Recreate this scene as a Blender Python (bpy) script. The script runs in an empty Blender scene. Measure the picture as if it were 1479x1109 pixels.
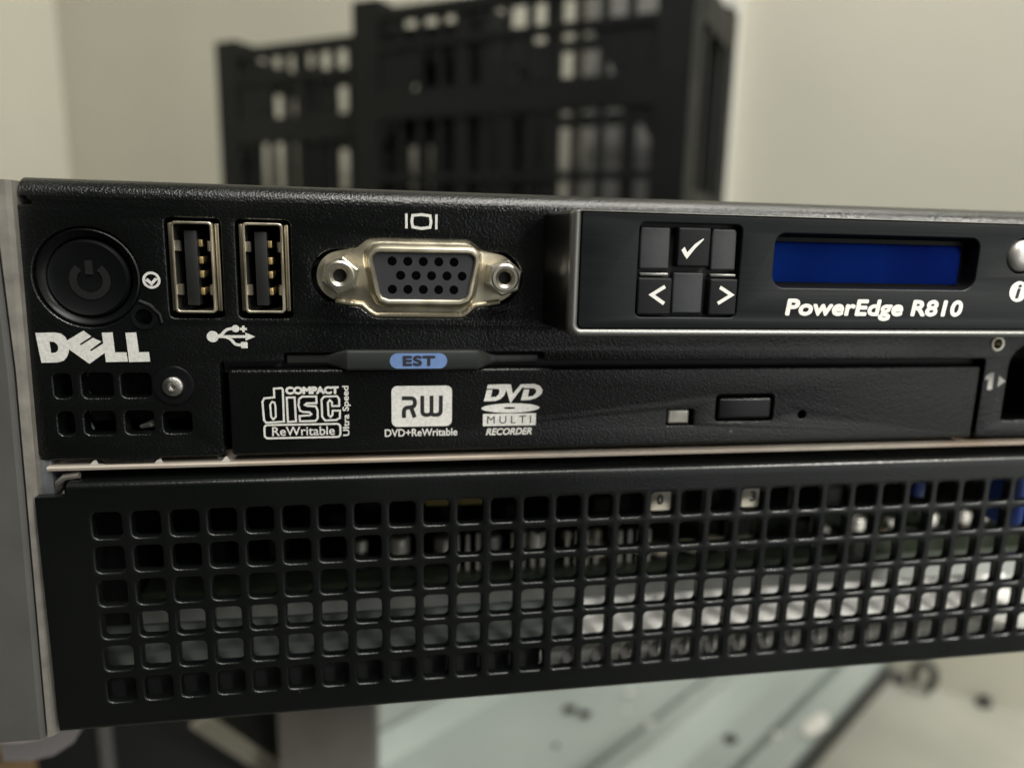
import bpy, bmesh, math, random
from mathutils import Vector, Matrix
from mathutils.geometry import tessellate_polygon

C = bpy.context.scene
COL = C.collection
rnd = random.Random(7)

# ------------------------------------------------------------------ camera
MM = 0.001
cam_data = bpy.data.cameras.new('camera')
cam = bpy.data.objects.new('camera', cam_data)
COL.objects.link(cam)
RIGHT = Vector((0.98565727, -0.16710934, 0.02354195))
FWD = Vector((0.16848268, 0.96643264, -0.19396274))
UP = Vector((0.00966127, 0.1951472, 0.98072638))
m = Matrix.Identity(4)
for i in range(3):
    m[i][0], m[i][1], m[i][2] = RIGHT[i], UP[i], -FWD[i]
m.translation = Vector((35.93, -111.46, 39.99)) * MM
cam.matrix_world = m
cam_data.sensor_width = 36
cam_data.lens = 25.71
cam_data.clip_start = 0.005
cam_data.clip_end = 50
cam_data.dof.use_dof = True
cam_data.dof.focus_distance = 0.108
cam_data.dof.aperture_fstop = 10.5
C.camera = cam

# ------------------------------------------------------------------ world, lamps, exposure
w = bpy.data.worlds.new('World'); C.world = w
w.use_nodes = True
bg = w.node_tree.nodes['Background']
bg.inputs['Color'].default_value = (1.0, 0.97, 0.90, 1)
bg.inputs['Strength'].default_value = 0.03

def area(name, loc, target, size, power, color, size_y=None):
    d = bpy.data.lights.new(name, 'AREA')
    d.shape = 'RECTANGLE'; d.size = size; d.size_y = size_y or size
    d.energy = power; d.color = color
    o = bpy.data.objects.new(name, d); COL.objects.link(o)
    o.location = Vector(loc) * MM
    o.rotation_euler = (Vector(target) - Vector(loc)).to_track_quat('-Z', 'Y').to_euler()
    return o
area('ceiling_lamp', (700, -150, 1500), (350, 300, -300), 1.1, 29, (1.0, 0.975, 0.90), 0.7)
area('front_fill', (150, -700, 1200), (60, 0, 0), 0.6, 15, (1.0, 0.97, 0.90), 0.6)  # added fill light, unseen, brightens the printed marks
area('sheen_light', (960, -1150, -40), (100, 0, 0), 1.15, 3.9, (0.97, 1.0, 0.98), 0.85)  # added unseen area light that gives the right of the bezel its sheen
sd = bpy.data.lights.new('key_spot', 'SPOT')          # added unseen key spot; its narrow beam makes the fade to the left
sd.energy = 88; sd.color = (1.0, 0.97, 0.90); sd.spot_size = math.radians(23.5); sd.spot_blend = 1.0; sd.shadow_soft_size = 0.13
so = bpy.data.objects.new('key_spot', sd); COL.objects.link(so)
so.location = Vector((760, -760, 590)) * MM
so.rotation_euler = (Vector((245, 0, 0)) - Vector((760, -760, 590))).to_track_quat('-Z', 'Y').to_euler()

C.view_settings.view_transform = 'Standard'
C.view_settings.look = 'None'
C.view_settings.exposure = 0.0
C.view_settings.gamma = 1.0
C.render.engine = 'CYCLES'

# ------------------------------------------------------------------ materials
MATS = {}
def mat(name, col, rough=0.5, metal=0.0, var=0.0, vscale=300, bump=0.0, bscale=1500, stretch=None,
        spec=0.5, coat=0.0, rvar=0.0, col2=None, detail=3.0, emit=None, dist=0.0001, dust=0.0):
    if name in MATS: return MATS[name]
    M = bpy.data.materials.new(name); M.use_nodes = True
    nt = M.node_tree; b = nt.nodes['Principled BSDF']
    b.inputs['Base Color'].default_value = (*col, 1)
    b.inputs['Roughness'].default_value = rough
    b.inputs['Metallic'].default_value = metal
    b.inputs['Specular IOR Level'].default_value = spec
    b.inputs['Coat Weight'].default_value = coat
    tc = nt.nodes.new('ShaderNodeTexCoord')
    mp = nt.nodes.new('ShaderNodeMapping')
    if stretch: mp.inputs['Scale'].default_value = stretch
    nt.links.new(tc.outputs['Object'], mp.inputs['Vector'])
    if var or col2:
        n = nt.nodes.new('ShaderNodeTexNoise'); n.inputs['Scale'].default_value = vscale
        n.inputs['Detail'].default_value = 5
        nt.links.new(mp.outputs['Vector'], n.inputs['Vector'])
        r = nt.nodes.new('ShaderNodeMapRange')
        r.inputs['From Min'].default_value = 0.3; r.inputs['From Max'].default_value = 0.7
        nt.links.new(n.outputs['Fac'], r.inputs['Value'])
        mx = nt.nodes.new('ShaderNodeMix'); mx.data_type = 'RGBA'
        c2 = col2 or tuple(min(1, c * (1 + var)) for c in col)
        c1 = col if col2 else tuple(c * (1 - var) for c in col)
        mx.inputs['A'].default_value = (*c1, 1); mx.inputs['B'].default_value = (*c2, 1)
        nt.links.new(r.outputs['Result'], mx.inputs['Factor'])
        nt.links.new(mx.outputs['Result'], b.inputs['Base Color'])
    if rvar:
        n = nt.nodes.new('ShaderNodeTexNoise'); n.inputs['Scale'].default_value = vscale * 0.4
        nt.links.new(mp.outputs['Vector'], n.inputs['Vector'])
        r = nt.nodes.new('ShaderNodeMapRange')
        r.inputs['From Min'].default_value = 0.3; r.inputs['From Max'].default_value = 0.7
        r.inputs['To Min'].default_value = max(0.02, rough - rvar); r.inputs['To Max'].default_value = rough + rvar
        nt.links.new(n.outputs['Fac'], r.inputs['Value'])
        nt.links.new(r.outputs['Result'], b.inputs['Roughness'])
    if bump:
        n = nt.nodes.new('ShaderNodeTexNoise'); n.inputs['Scale'].default_value = bscale
        n.inputs['Detail'].default_value = detail
        nt.links.new(mp.outputs['Vector'], n.inputs['Vector'])
        bp = nt.nodes.new('ShaderNodeBump'); bp.inputs['Strength'].default_value = bump
        bp.inputs['Distance'].default_value = dist
        nt.links.new(n.outputs['Fac'], bp.inputs['Height'])
        nt.links.new(bp.outputs['Normal'], b.inputs['Normal'])
    if dust:                              # sparse specks of dust lying on the surface
        vo = nt.nodes.new('ShaderNodeTexVoronoi'); vo.inputs['Scale'].default_value = 170
        nt.links.new(tc.outputs['Object'], vo.inputs['Vector'])
        lt = nt.nodes.new('ShaderNodeMath'); lt.operation = 'MULTIPLY_ADD'
        sep = nt.nodes.new('ShaderNodeSeparateColor'); nt.links.new(vo.outputs['Color'], sep.inputs['Color'])
        nt.links.new(sep.outputs['Red'], lt.inputs[0]); lt.inputs[1].default_value = 0.055; lt.inputs[2].default_value = -0.022
        cmp_ = nt.nodes.new('ShaderNodeMath'); cmp_.operation = 'LESS_THAN'
        nt.links.new(vo.outputs['Distance'], cmp_.inputs[0]); nt.links.new(lt.outputs[0], cmp_.inputs[1])
        md = nt.nodes.new('ShaderNodeMix'); md.data_type = 'RGBA'
        md.inputs['A'].default_value = (*col, 1); md.inputs['B'].default_value = (dust, dust, dust * 0.95, 1)
        nt.links.new(cmp_.outputs[0], md.inputs['Factor']); nt.links.new(md.outputs['Result'], b.inputs['Base Color'])
    if emit:
        b.inputs['Emission Color'].default_value = (*emit[0], 1)
        b.inputs['Emission Strength'].default_value = emit[1]
    MATS[name] = M
    return M

BLACK = mat('black_powder_coat', (0.0022, 0.0031, 0.0029), 0.30, bump=0.95, bscale=3400, detail=1.0, dist=0.000085, dust=0.16, rvar=0.08, vscale=120)
BEZEL = mat('black_drive_plastic', (0.0022, 0.0031, 0.0029), 0.31, bump=0.95, bscale=3400, detail=1.0, dist=0.000085, dust=0.16, rvar=0.06, vscale=90)
GRILLE = mat('black_grille_paint', (0.0022, 0.0031, 0.0029), 0.30, bump=0.45, bscale=2600, detail=1.0, dist=0.00007, dust=0.12, rvar=0.08, vscale=100)
DARK = mat('matt_black', (0.006, 0.007, 0.007), 0.6)
SMOOTH = mat('smooth_black_plastic', (0.0035, 0.004, 0.0045), 0.38, spec=0.35, rvar=0.08, vscale=200)
RUBBER = mat('black_rubber_button', (0.006, 0.007, 0.008), 0.6, spec=0.25, bump=0.3, bscale=1200)
BLANK = mat('dark_grey_button', (0.022, 0.024, 0.027), 0.48, bump=0.3, bscale=900)
FACE = mat('brushed_black_face', (0.007, 0.009, 0.010), 0.42, spec=0.22, bump=0.5, bscale=500, stretch=(0.10, 1, 2.6), rvar=0.10, vscale=260, dist=0.00006)
FRAME = mat('satin_silver_rim', (0.20, 0.20, 0.19), 0.36, metal=0.75, bump=0.3, bscale=1600, dist=0.00006)
STEEL = mat('warm_plated_steel', (0.68, 0.625, 0.49), 0.42, metal=1.0, var=0.32, vscale=230, bump=0.25, bscale=700, rvar=0.10, dist=0.00006)
NUT = mat('nickel_nut', (0.62, 0.585, 0.49), 0.33, metal=1.0, var=0.15, vscale=400, rvar=0.06)
GOLD = mat('gold_contact', (0.80, 0.60, 0.28), 0.40, metal=0.8)
ZINC = mat('galvanised_edge', (0.25, 0.235, 0.21), 0.48, metal=0.35, var=0.25, vscale=300, col2=None, bump=0.3, bscale=500)
STRIP = mat('worn_metal_strip', (0.40, 0.37, 0.32), 0.5, metal=0.3, col2=(0.30, 0.235, 0.18), vscale=60, bump=0.2, bscale=600)
TRAY = mat('chassis_tray_metal', (0.66, 0.67, 0.63), 0.5, metal=0.1, var=0.10, vscale=80)
PRINT = mat('white_print', (0.74, 0.73, 0.69), 0.6, col2=(0.56, 0.56, 0.53), vscale=2600, bump=0.3, bscale=2200)
CLEAN = mat('clean_white_print', (0.80, 0.79, 0.75), 0.55)
INK = mat('black_print', (0.012, 0.013, 0.013), 0.55)
TAGC = mat('blue_tag_print', (0.135, 0.225, 0.45), 0.5, var=0.08, vscale=900)
TAGP = mat('tag_plastic', (0.024, 0.027, 0.025), 0.42, bump=0.15, bscale=900)
INSERT = mat('grey_vga_plastic', (0.028, 0.029, 0.034), 0.5, var=0.12, vscale=500)
LCD = mat('blue_display', (0.002, 0.005, 0.055), 0.3, col2=(0.003, 0.018, 0.125), vscale=38, stretch=(1, 1, 0.3), spec=0.0)
TONGUE = mat('usb_tongue', (0.011, 0.0115, 0.012), 0.5)
GREYED = mat('grey_paint', (0.088, 0.088, 0.083), 0.5, var=0.10, vscale=120, bump=0.15, bscale=600)
PCB = mat('green_board', (0.018, 0.026, 0.018), 0.45, col2=(0.045, 0.055, 0.036), vscale=420)
CAPS = mat('capacitor_top', (0.72, 0.70, 0.64), 0.35, metal=0.4)
CREAM = mat('cream_part', (0.62, 0.56, 0.42), 0.5)
BRONZE = mat('dull_bronze', (0.16, 0.135, 0.10), 0.5)
CHIP = mat('black_chip', (0.02, 0.021, 0.022), 0.4)
BLUE = mat('blue_latch', (0.045, 0.10, 0.42), 0.4)
LED = mat('clear_led', (0.27, 0.265, 0.23), 0.22, var=0.3, vscale=500)

# ------------------------------------------------------------------ object helpers
def link_mesh(name, me, parent=None, mtl=None, label=None):
    o = bpy.data.objects.new(name, me)
    if mtl and not me.materials: me.materials.append(mtl)
    COL.objects.link(o)
    if parent is not None:
        o.parent = parent
        if parent.type == 'EMPTY' and parent.parent is None:
            o.location = -parent.location
    if label: o['label'] = label
    return o

class MB:
    """mesh gathered in millimetres, written out in metres"""
    def __init__(s): s.v = []; s.f = []
    def add(s, verts, faces):
        n = len(s.v); s.v += [tuple(p) for p in verts]; s.f += [tuple(i + n for i in f) for f in faces]
        return s
    def box(s, x0, x1, y0, y1, z0, z1):
        v = [(x, y, z) for x in (x0, x1) for y in (y0, y1) for z in (z0, z1)]
        return s.add(v, [(0, 1, 3, 2), (4, 6, 7, 5), (0, 4, 5, 1), (2, 3, 7, 6), (0, 2, 6, 4), (1, 5, 7, 3)])
    def bevbox(s, x0, x1, y0, y1, z0, z1, b=0.2, seg=2):
        bm = bmesh.new(); bmesh.ops.create_cube(bm, size=1)
        for q in bm.verts:
            q.co = Vector(((x0 + x1) / 2 + q.co.x * (x1 - x0), (y0 + y1) / 2 + q.co.y * (y1 - y0), (z0 + z1) / 2 + q.co.z * (z1 - z0)))
        bmesh.ops.bevel(bm, geom=list(bm.edges), offset=b, segments=seg, profile=0.5, affect='EDGES')
        bm.verts.index_update()
        s.add([q.co[:] for q in bm.verts], [[q.index for q in f.verts] for f in bm.faces]); bm.free()
        return s
    def loft(s, rings, closed=True, cap0=False, cap1=False):
        n = len(rings[0]); base = len(s.v)
        for r in rings: s.v += [tuple(p) for p in r]
        for k in range(len(rings) - 1):
            for i in range(n if closed else n - 1):
                j = (i + 1) % n
                s.f.append((base + k * n + i, base + k * n + j, base + (k + 1) * n + j, base + (k + 1) * n + i))
        if cap0: s.f.append(tuple(base + i for i in range(n))[::-1])
        if cap1: s.f.append(tuple(base + (len(rings) - 1) * n + i for i in range(n)))
        return s
    def lathe(s, cx, cz, prof, n=32, cap0=False, cap1=False, rot=0.0):
        return s.loft([[(cx + r * math.cos(rot + 2 * math.pi * i / n), y, cz + r * math.sin(rot + 2 * math.pi * i / n)) for i in range(n)] for r, y in prof], True, cap0, cap1)
    def fill(s, polys, y, both=False):
        """flat face in the y plane, first outline minus the others"""
        pts = [[Vector((p[0], p[1], 0)) for p in q] for q in polys]
        flat = [p for q in pts for p in q]
        tri = tessellate_polygon(pts)
        fs = []
        for t in tri:
            a, b, c = (flat[i] for i in t)
            cr = (b - a).cross(c - a).z
            if abs(cr) < 1e-12: continue
            fs.append(tuple(t) if cr > 0 else tuple(reversed(t)))   # CCW in xz seen from -y
        s.add([(p.x, y, p.y) for p in flat], fs)
        return s
    def plate(s, outer, holes, yf, th, bev=0.25, obev=None, back=False, seg=3):
        """front plate with rounded edges; outlines are (x,z) lists"""
        obev = bev if obev is None else obev
        fo = inset(outer, obev) if obev else outer
        fh = [inset(h, -bev) for h in holes]
        s.fill([fo] + fh, yf)
        if back: s.fill([outer] + holes, yf + th)
        for pl, sg, bb in [(outer, 1, obev)] + [(h, -1, bev) for h in holes]:
            rings = []
            if bb:
                for k in range(seg + 1):
                    a = k / seg * math.pi / 2
                    rings.append([(p[0], yf + bb * (1 - math.cos(a)), p[1]) for p in inset(pl, sg * bb * (1 - math.sin(a)))])
            else:
                rings.append([(p[0], yf, p[1]) for p in pl])
            rings.append([(p[0], yf + th, p[1]) for p in pl])
            s.loft(rings)
        return s
    def tube(s, pts, r, n=10):
        pts = [Vector(p) for p in pts]; rings = []
        for i, p in enumerate(pts):
            d = (pts[min(i + 1, len(pts) - 1)] - pts[max(i - 1, 0)]).normalized()
            a = d.orthogonal().normalized() if i == 0 else (a0 - d * a0.dot(d)).normalized()
            a0 = a; b = d.cross(a)
            rr = r[i] if isinstance(r, (list, tuple)) else r
            rings.append([p + (a * math.cos(2 * math.pi * k / n) + b * math.sin(2 * math.pi * k / n)) * rr for k in range(n)])
        return s.loft(rings, True, True, True)
    def mesh(s, name, smooth=35):
        me = bpy.data.meshes.new(name)
        me.from_pydata([(x * MM, y * MM, z * MM) for x, y, z in s.v], [], s.f)
        me.update()
        bm = bmesh.new(); bm.from_mesh(me)
        bmesh.ops.remove_doubles(bm, verts=bm.verts, dist=1e-7)
        if smooth is not False: bmesh.ops.recalc_face_normals(bm, faces=bm.faces)
        bm.to_mesh(me); bm.free()
        if smooth:
            me.polygons.foreach_set('use_smooth', [True] * len(me.polygons))
            me.set_sharp_from_angle(angle=math.radians(smooth))
        return me
    def obj(s, name, mtl, parent=None, label=None, smooth=35):
        return link_mesh(name, s.mesh(name, smooth), parent, mtl, label)

def inset(poly, d):
    """offset a closed outline inwards by d (outwards when negative)"""
    n = len(poly)
    ar = sum(poly[i][0] * poly[(i + 1) % n][1] - poly[(i + 1) % n][0] * poly[i][1] for i in range(n))
    sg = 1 if ar > 0 else -1
    out = []
    for i in range(n):
        p0, p1, p2 = (Vector(poly[i - 1]), Vector(poly[i]), Vector(poly[(i + 1) % n]))
        e1 = (p1 - p0); e2 = (p2 - p1)
        if e1.length < 1e-9 or e2.length < 1e-9:
            out.append(tuple(p1)); continue
        e1.normalize(); e2.normalize()
        n1 = Vector((-e1.y, e1.x)) * sg; n2 = Vector((-e2.y, e2.x)) * sg
        k = 1 + n1.dot(n2)
        q = p1 + (n1 + n2) * (d / max(k, 0.3))
        out.append((q.x, q.y))
    return out

def rrect(x0, x1, z0, z1, r, n=4):
    if not isinstance(r, (tuple, list)): r = (r,) * 4      # bl, br, tr, tl
    cs = [(x0, z0, 1, 1, math.pi, r[0]), (x1, z0, -1, 1, 1.5 * math.pi, r[1]), (x1, z1, -1, -1, 0, r[2]), (x0, z1, 1, -1, 0.5 * math.pi, r[3])]
    out = []
    for x, z, sx, sz, a0, rr in cs:
        if rr <= 0: out.append((x, z)); continue
        for k in range(n + 1):
            a = a0 + k / n * math.pi / 2
            out.append((x + sx * rr + rr * math.cos(a), z + sz * rr + rr * math.sin(a)))
    return out
def circ(cx, cz, r, n=28, rz=None, rot=0): return [(cx + r * math.cos(rot + 2 * math.pi * i / n), cz + (rz or r) * math.sin(rot + 2 * math.pi * i / n)) for i in range(n)]

def stroke(mb, pts, wd, y, closed=False, round_=True):
    """a printed line of width wd along pts; pieces butt at mitred joints"""
    n = len(pts); L = []; R = []
    for i in range(n):
        p = Vector(pts[i])
        a = Vector(pts[i - 1]) if (i > 0 or closed) else None
        b = Vector(pts[(i + 1) % n]) if (i < n - 1 or closed) else None
        if a is None: d1 = d2 = (b - p).normalized()
        elif b is None: d1 = d2 = (p - a).normalized()
        else: d1 = (p - a).normalized(); d2 = (b - p).normalized()
        n1 = Vector((-d1.y, d1.x)); n2 = Vector((-d2.y, d2.x))
        q = (n1 + n2) / max(1 + n1.dot(n2), 0.35) * wd / 2
        L.append(p + q); R.append(p - q)
    v = [(q.x, y, q.y) for q in L] + [(q.x, y, q.y) for q in R]
    fs = []
    for i in range(n if closed else n - 1):
        j = (i + 1) % n
        fs.append((i, n + i, n + j, j))
    mb.add(v, fs)
def smoothpath(pts, r, n=4):
    """rounds the corners of an open path"""
    out = [pts[0]]
    for i in range(1, len(pts) - 1):
        a, p, b = Vector(pts[i - 1]), Vector(pts[i]), Vector(pts[i + 1])
        rr = min(r, (p - a).length * 0.49, (b - p).length * 0.49)
        s_, e_ = p + (a - p).normalized() * rr, p + (b - p).normalized() * rr
        for k in range(n + 1):
            t = k / n
            q = s_ * (1 - t) ** 2 + p * 2 * t * (1 - t) + e_ * t * t
            out.append((q.x, q.y))
    out.append(pts[-1])
    return out

def text(name, body, x0, x1, z0, z1, y, mtl, parent, bold=0.0, shear=0.0, space=1.0, rot=0, label=None):
    """lettering as flat print filling the given box in the y plane; bold is the extra stroke in mm"""
    cu = bpy.data.curves.new(name, 'FONT'); cu.body = body; cu.size = 1
    cu.shear = shear; cu.space_character = space; cu.resolution_u = 5
    to = bpy.data.objects.new(name, cu); COL.objects.link(to)
    bpy.context.view_layer.update()
    me = bpy.data.meshes.new_from_object(to.evaluated_get(bpy.context.evaluated_depsgraph_get()))
    bpy.data.objects.remove(to); bpy.data.curves.remove(cu)
    V0 = [v.co.copy() for v in me.vertices]; F0 = [tuple(p.vertices) for p in me.polygons]
    bpy.data.meshes.remove(me)
    ax, bx = min(v.x for v in V0), max(v.x for v in V0); ay, by = min(v.y for v in V0), max(v.y for v in V0)
    h = bold / 2
    mb = MB()
    offs = [(0, 0)] if not bold else [(h * math.cos(k * math.pi / 4), h * math.sin(k * math.pi / 4)) for k in range(8)] + [(0, 0)]
    for i, (dx, dz) in enumerate(offs):
        pts = []
        for v in V0:
            u = (v.x - ax) / (bx - ax); t = (v.y - ay) / (by - ay)
            if rot: u, t = 1 - t, u
            pts.append((x0 + h + u * (x1 - x0 - bold) + dx, y - 0.003 * i, z0 + h + t * (z1 - z0 - bold) + dz))
        mb.add(pts, F0)
    return mb.obj(name, mtl, parent, label, smooth=False)

def thing(name, label, cat, loc, group=None):
    o = bpy.data.objects.new(name, None); COL.objects.link(o)
    o.location = Vector(loc) * MM; o.empty_display_size = 0.02
    o['label'] = label; o['category'] = cat
    if group: o['group'] = group
    return o
def tag(o, label, cat, group=None):
    o['label'] = label; o['category'] = cat
    if group: o['group'] = group
    return o

# ================================================================== SETTING
U = Vector((0.81, -0.5864, 0)); V = Vector((0.5864, 0.81, 0))       # room axes, turned from the server's
W0 = Vector((361, 539, 0))                                          # a point at the foot of the back wall
FLOOR = -360
WALL = mat('wall_paint', (0.60, 0.585, 0.495), 0.7, var=0.05, vscale=5, bump=0.1, bscale=90)
FLOORM = mat('floor_dark', (0.045, 0.045, 0.042), 0.55, var=0.10, vscale=14, bump=0.1, bscale=120)  # coloured dark so the floor in front reflects little light into the grille
def prism(poly, z0, z1):
    mb = MB(); n = len(poly)
    mb.loft([[(p[0], p[1], z0) for p in poly], [(p[0], p[1], z1) for p in poly]], True, True, True)
    return mb
def quad4(o, a0, a1, b0, b1):
    return [o + U * a0 + V * b0, o + U * a1 + V * b0, o + U * a1 + V * b1, o + U * a0 + V * b1]
corner = W0 - U * 970
o = prism(quad4(W0, -970, 1500, 0, 60), FLOOR - 20, 2300).obj('back_wall', WALL, smooth=False); o['kind'] = 'structure'
o = prism(quad4(corner, -60, 0, -1700, 60.5), FLOOR - 20, 2300).obj('side_wall', WALL, smooth=False); o['kind'] = 'structure'
o = prism([(-2600, -2200), (2600, -2200), (2600, 1900), (-2600, 1900)], FLOOR - 20, FLOOR).obj('floor', FLOORM, smooth=False); o['kind'] = 'structure'

o = prism([(1500, -2200), (1560, -2200), (1560, 300), (1500, 300)], FLOOR - 20, 2300).obj('right_wall', WALL, smooth=False); o['kind'] = 'structure'

o = prism([(-40, 250), (150, 60), (900, -60), (900, 300), (361, 560), (60, 640)], FLOOR + 0.2, FLOOR + 4).obj('floor_in_view', mat('pale_floor_in_view', (0.40, 0.40, 0.35), 0.55, var=0.10, vscale=14), smooth=False); o['kind'] = 'structure'  # pale part of the floor in view, split off from the darkened floor

# white cable trunking on the wall, right of the crates
t = thing('cable_trunking', 'white vertical cable trunking fixed to the wall just right of the black crates', 'trunking', tuple(W0 + U * -20 + V * -6 + Vector((0, 0, FLOOR))))
TRUNK = mat('white_trunking', (0.70, 0.69, 0.64), 0.45)
prism(quad4(W0, -52, -12, -14, -1), FLOOR + 1, 2290).obj('channel', TRUNK, t, smooth=False)
prism(quad4(W0, -50, -14, -18, -14.5), FLOOR + 1, 2290).obj('cover_strip', TRUNK, t, smooth=False)

# ------------------------------------------------------------------ black crates
CRATE = mat('black_crate_plastic', (0.006, 0.0072, 0.007), 0.55, spec=0.3, rvar=0.1, vscale=40)
def crate_piece(org, a0, a1, b0, b1, z0, z1, mb):
    q = quad4(org, a0, a1, b0, b1)
    mb.loft([[(p.x, p.y, z0) for p in q], [(p.x, p.y, z1) for p in q]], True, True, True)
def make_crate(org, L, D, z0, H, label):
    t = thing('plastic_crate', label, 'crate', tuple(org + Vector((0, 0, z0))), 'black plastic crates stacked against the wall')
    mb = MB(); crate_piece(org, 4, L - 4, 4, D - 4, z0 + 2, z0 + 8, mb); mb.obj('base', CRATE, t, smooth=False)
    for a in (0, L - 26):
        for b in (0, D - 26):
            mb = MB(); crate_piece(org, a, a + 26, b, b + 26, z0, z0 + H + 8, mb); mb.obj('corner_post', CRATE, t, smooth=False)
    for b in (0, D - 9):
        if b == 0: rails = ((0, 30), (92, 98), (H - 136, H - 130), (H - 86, H - 64), (H - 32, H - 26), (H - 9, H))
        else: rails = ((0, 30), (H - 76, H - 66), (H - 9, H))
        for za, zb in rails:
            mb = MB(); crate_piece(org, 26, L - 26, b, b + 9, z0 + za, z0 + zb, mb); mb.obj('rail', CRATE, t, smooth=False)
        n = int((L - 52) // (19 if b == 0 else 58))
        for k in range(1, n):
            a = 26 + (L - 52) * k / n
            wd = 5 if k % 4 else 12
            if b: wd = 4
            mb = MB(); crate_piece(org, a - wd / 2, a + wd / 2, b + 1.5, b + 7.5, z0 + 30, z0 + H - 9, mb)
            mb.obj('slat', CRATE, t, smooth=False)
        # gusset: a solid brace running down from the upper corners
        for sgn, a in ((1, 26), (-1, L - 26)) if b == 0 else ():
            mb = MB()
            pr = [(a, H - 26), (a + sgn * 52, H - 26), (a, H - 110)]
            q0 = [org + U * p[0] + V * (b + 2) + Vector((0, 0, z0 + p[1])) for p in pr]
            q1 = [org + U * p[0] + V * (b + 7) + Vector((0, 0, z0 + p[1])) for p in pr]
            mb.loft([q0, q1], True, True, True); mb.obj('gusset', CRATE, t, smooth=False)
    for a in (0, L - 9):
        for za, zb in ((0, 34), (120, 150), (H - 26, H)):
            mb = MB(); crate_piece(org, a, a + 9, 30, D - 30, z0 + za, z0 + zb, mb); mb.obj('end_rail', CRATE, t, smooth=False)
        for k in (1, 2):
            b = D * k / 3
            mb = MB(); crate_piece(org, a + 1.5, a + 7.5, b - 4, b + 4, z0 + 34, z0 + H - 26, mb); mb.obj('slat', CRATE, t, smooth=False)
    return t
OA = Vector((-124, 680, 0)); OB = OA + U * 182 - V * 22
SHELF = prism(quad4(W0, -800, -60, -175, -0.5), -92, -72).obj('shelf', mat('shelf_paint', (0.45, 0.44, 0.40), 0.6), bpy.data.objects['back_wall'], smooth=False)
make_crate(OA, 300, 140, -71.5, 282, 'lower black plastic crate whose top edge slopes up against the pale wall, at left')
make_crate(OB, 285, 150, -71.5, 292, 'taller black slatted crate at right whose top reaches the upper edge of the picture')
# grey board on the wall, its colour standing in for shaded wall
bd = W0 + U * -150 + V * -16
tag(prism(quad4(bd, 0, 84, 0, 5), FLOOR, 800).obj('wall_shade_board', mat('wall_shade_grey', (0.20, 0.20, 0.19), 0.6, var=0.06, vscale=30), smooth=False),
    'tall plain grey board flat behind the right crate, standing in for shaded wall', 'board')

# ------------------------------------------------------------------ pale metal cover under the server
COVER = mat('pale_cover_paint', (0.39, 0.44, 0.42), 0.45, var=0.08, vscale=12, bump=0.08, bscale=80)
t = thing('metal_cover', 'pale grey folded metal cover with long raised ribs lying on the floor below the server', 'metal cover', (180, 330, FLOOR))
D1 = Vector((0.815, 0.58, 0)); D2 = Vector((0.58, -0.815, 0))        # along / across the ribs
P0 = Vector((26, 374, 0))                                            # on the first rib
def cover_sheet():
    mb = MB()
    # profile across (distance from the first rib, height)
    prof = [(-240, -359), (-240, -338), (-236, -331), (-17, -331), (-16, -333), (-15.5, -352), (-5, -352), (-4.5, -330), (0, -319), (3, -317), (16, -333), (118, -333), (119, -346), (127, -346), (128, -330), (134, -317), (150, -315), (166, -331),
            (190, -331), (191, -342), (196, -342), (197, -331), (216, -332), (218, -335), (218, -352)]
    r0 = [P0 + D1 * -330 + D2 * a + Vector((0, 0, z)) for a, z in prof]
    r1 = [P0 + D1 * 420 + D2 * a + Vector((0, 0, z)) for a, z in prof]
    r0 = [tuple(p) for p in r0]; r1 = [tuple(p) for p in r1]
    mb.loft([r0, r1], False)
    return mb
cover_sheet().obj('sheet', COVER, t, smooth=20)
mb = MB(); rr2 = [[tuple(P0 + D1 * l + D2 * a + Vector((0, 0, z))) for a, z in ((218.5, -356), (218.5, -340), (222, -340), (222, -356))] for l in (-330, 420)]
mb.loft(rr2, True, True, True); mb.obj('seam_shade', mat('seam_shade_grey', (0.04, 0.042, 0.04), 0.6), t, smooth=False)  # dark strip standing in for the shade in the seam
SPOT = mat('dark_hole', (0.02, 0.02, 0.02), 0.7); CHIPW = mat('bare_white', (0.80, 0.79, 0.76), 0.4)
def oncover(a, l): p = P0 + D1 * l + D2 * a; return p
def dot(name, p, z, r, mtl, par, el=1.0, ang=0.6):
    mb = MB(); n = 14
    pts = []
    for i in range(n):
        q = 2 * math.pi * i / n; rr = r * (0.85 + 0.3 * rnd.random())
        u_, v_ = rr * el * math.cos(q), rr * math.sin(q)
        pts.append((p.x + u_ * math.cos(ang) - v_ * math.sin(ang), p.y + u_ * math.sin(ang) + v_ * math.cos(ang)))
    mb.loft([[(a, b, z) for a, b in pts], [(p.x + (a - p.x) * .8, p.y + (b - p.y) * .8, z + 0.6) for a, b in pts]], True, False, True)
    return mb.obj(name, mtl, par)
def ray_to_z(px, py, z):
    d = FWD * 1056.3 + RIGHT * (px - 739.5) - UP * (py - 554.5)
    c = Vector((35.93, -111.46, 39.99)); return c + d * ((z - c.z) / d.z)
SPOTS = [(823, 1023, 5.2, 1.2), (845, 1030, 4.8, 1.1), (803, 1076, 2.2, 1.0), (938, 1086, 2.5, 1.3), (1055, 1066, 5.0, 1.4)]
FLAKES = [(909, 999, 3.0, 1.4), (904, 1024, 2.4, 1.2), (1001, 1002, 3.2, 1.5), (1180, 1045, 8.0, 2.6), (1121, 1060, 3.4, 1.2), (1085, 978, 4.0, 1.7), (940, 1045, 4, 1.3)]
for px, py, r, el in SPOTS: dot('dent_mark', ray_to_z(px, py, -330.5), -330.5 if px < 1000 else -331, r, SPOT, t, el)
for px, py, r, el in FLAKES: dot('bare_patch', ray_to_z(px, py, -329.5), -329.5, r * 0.9, CHIPW, t, el, 0.62)

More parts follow.
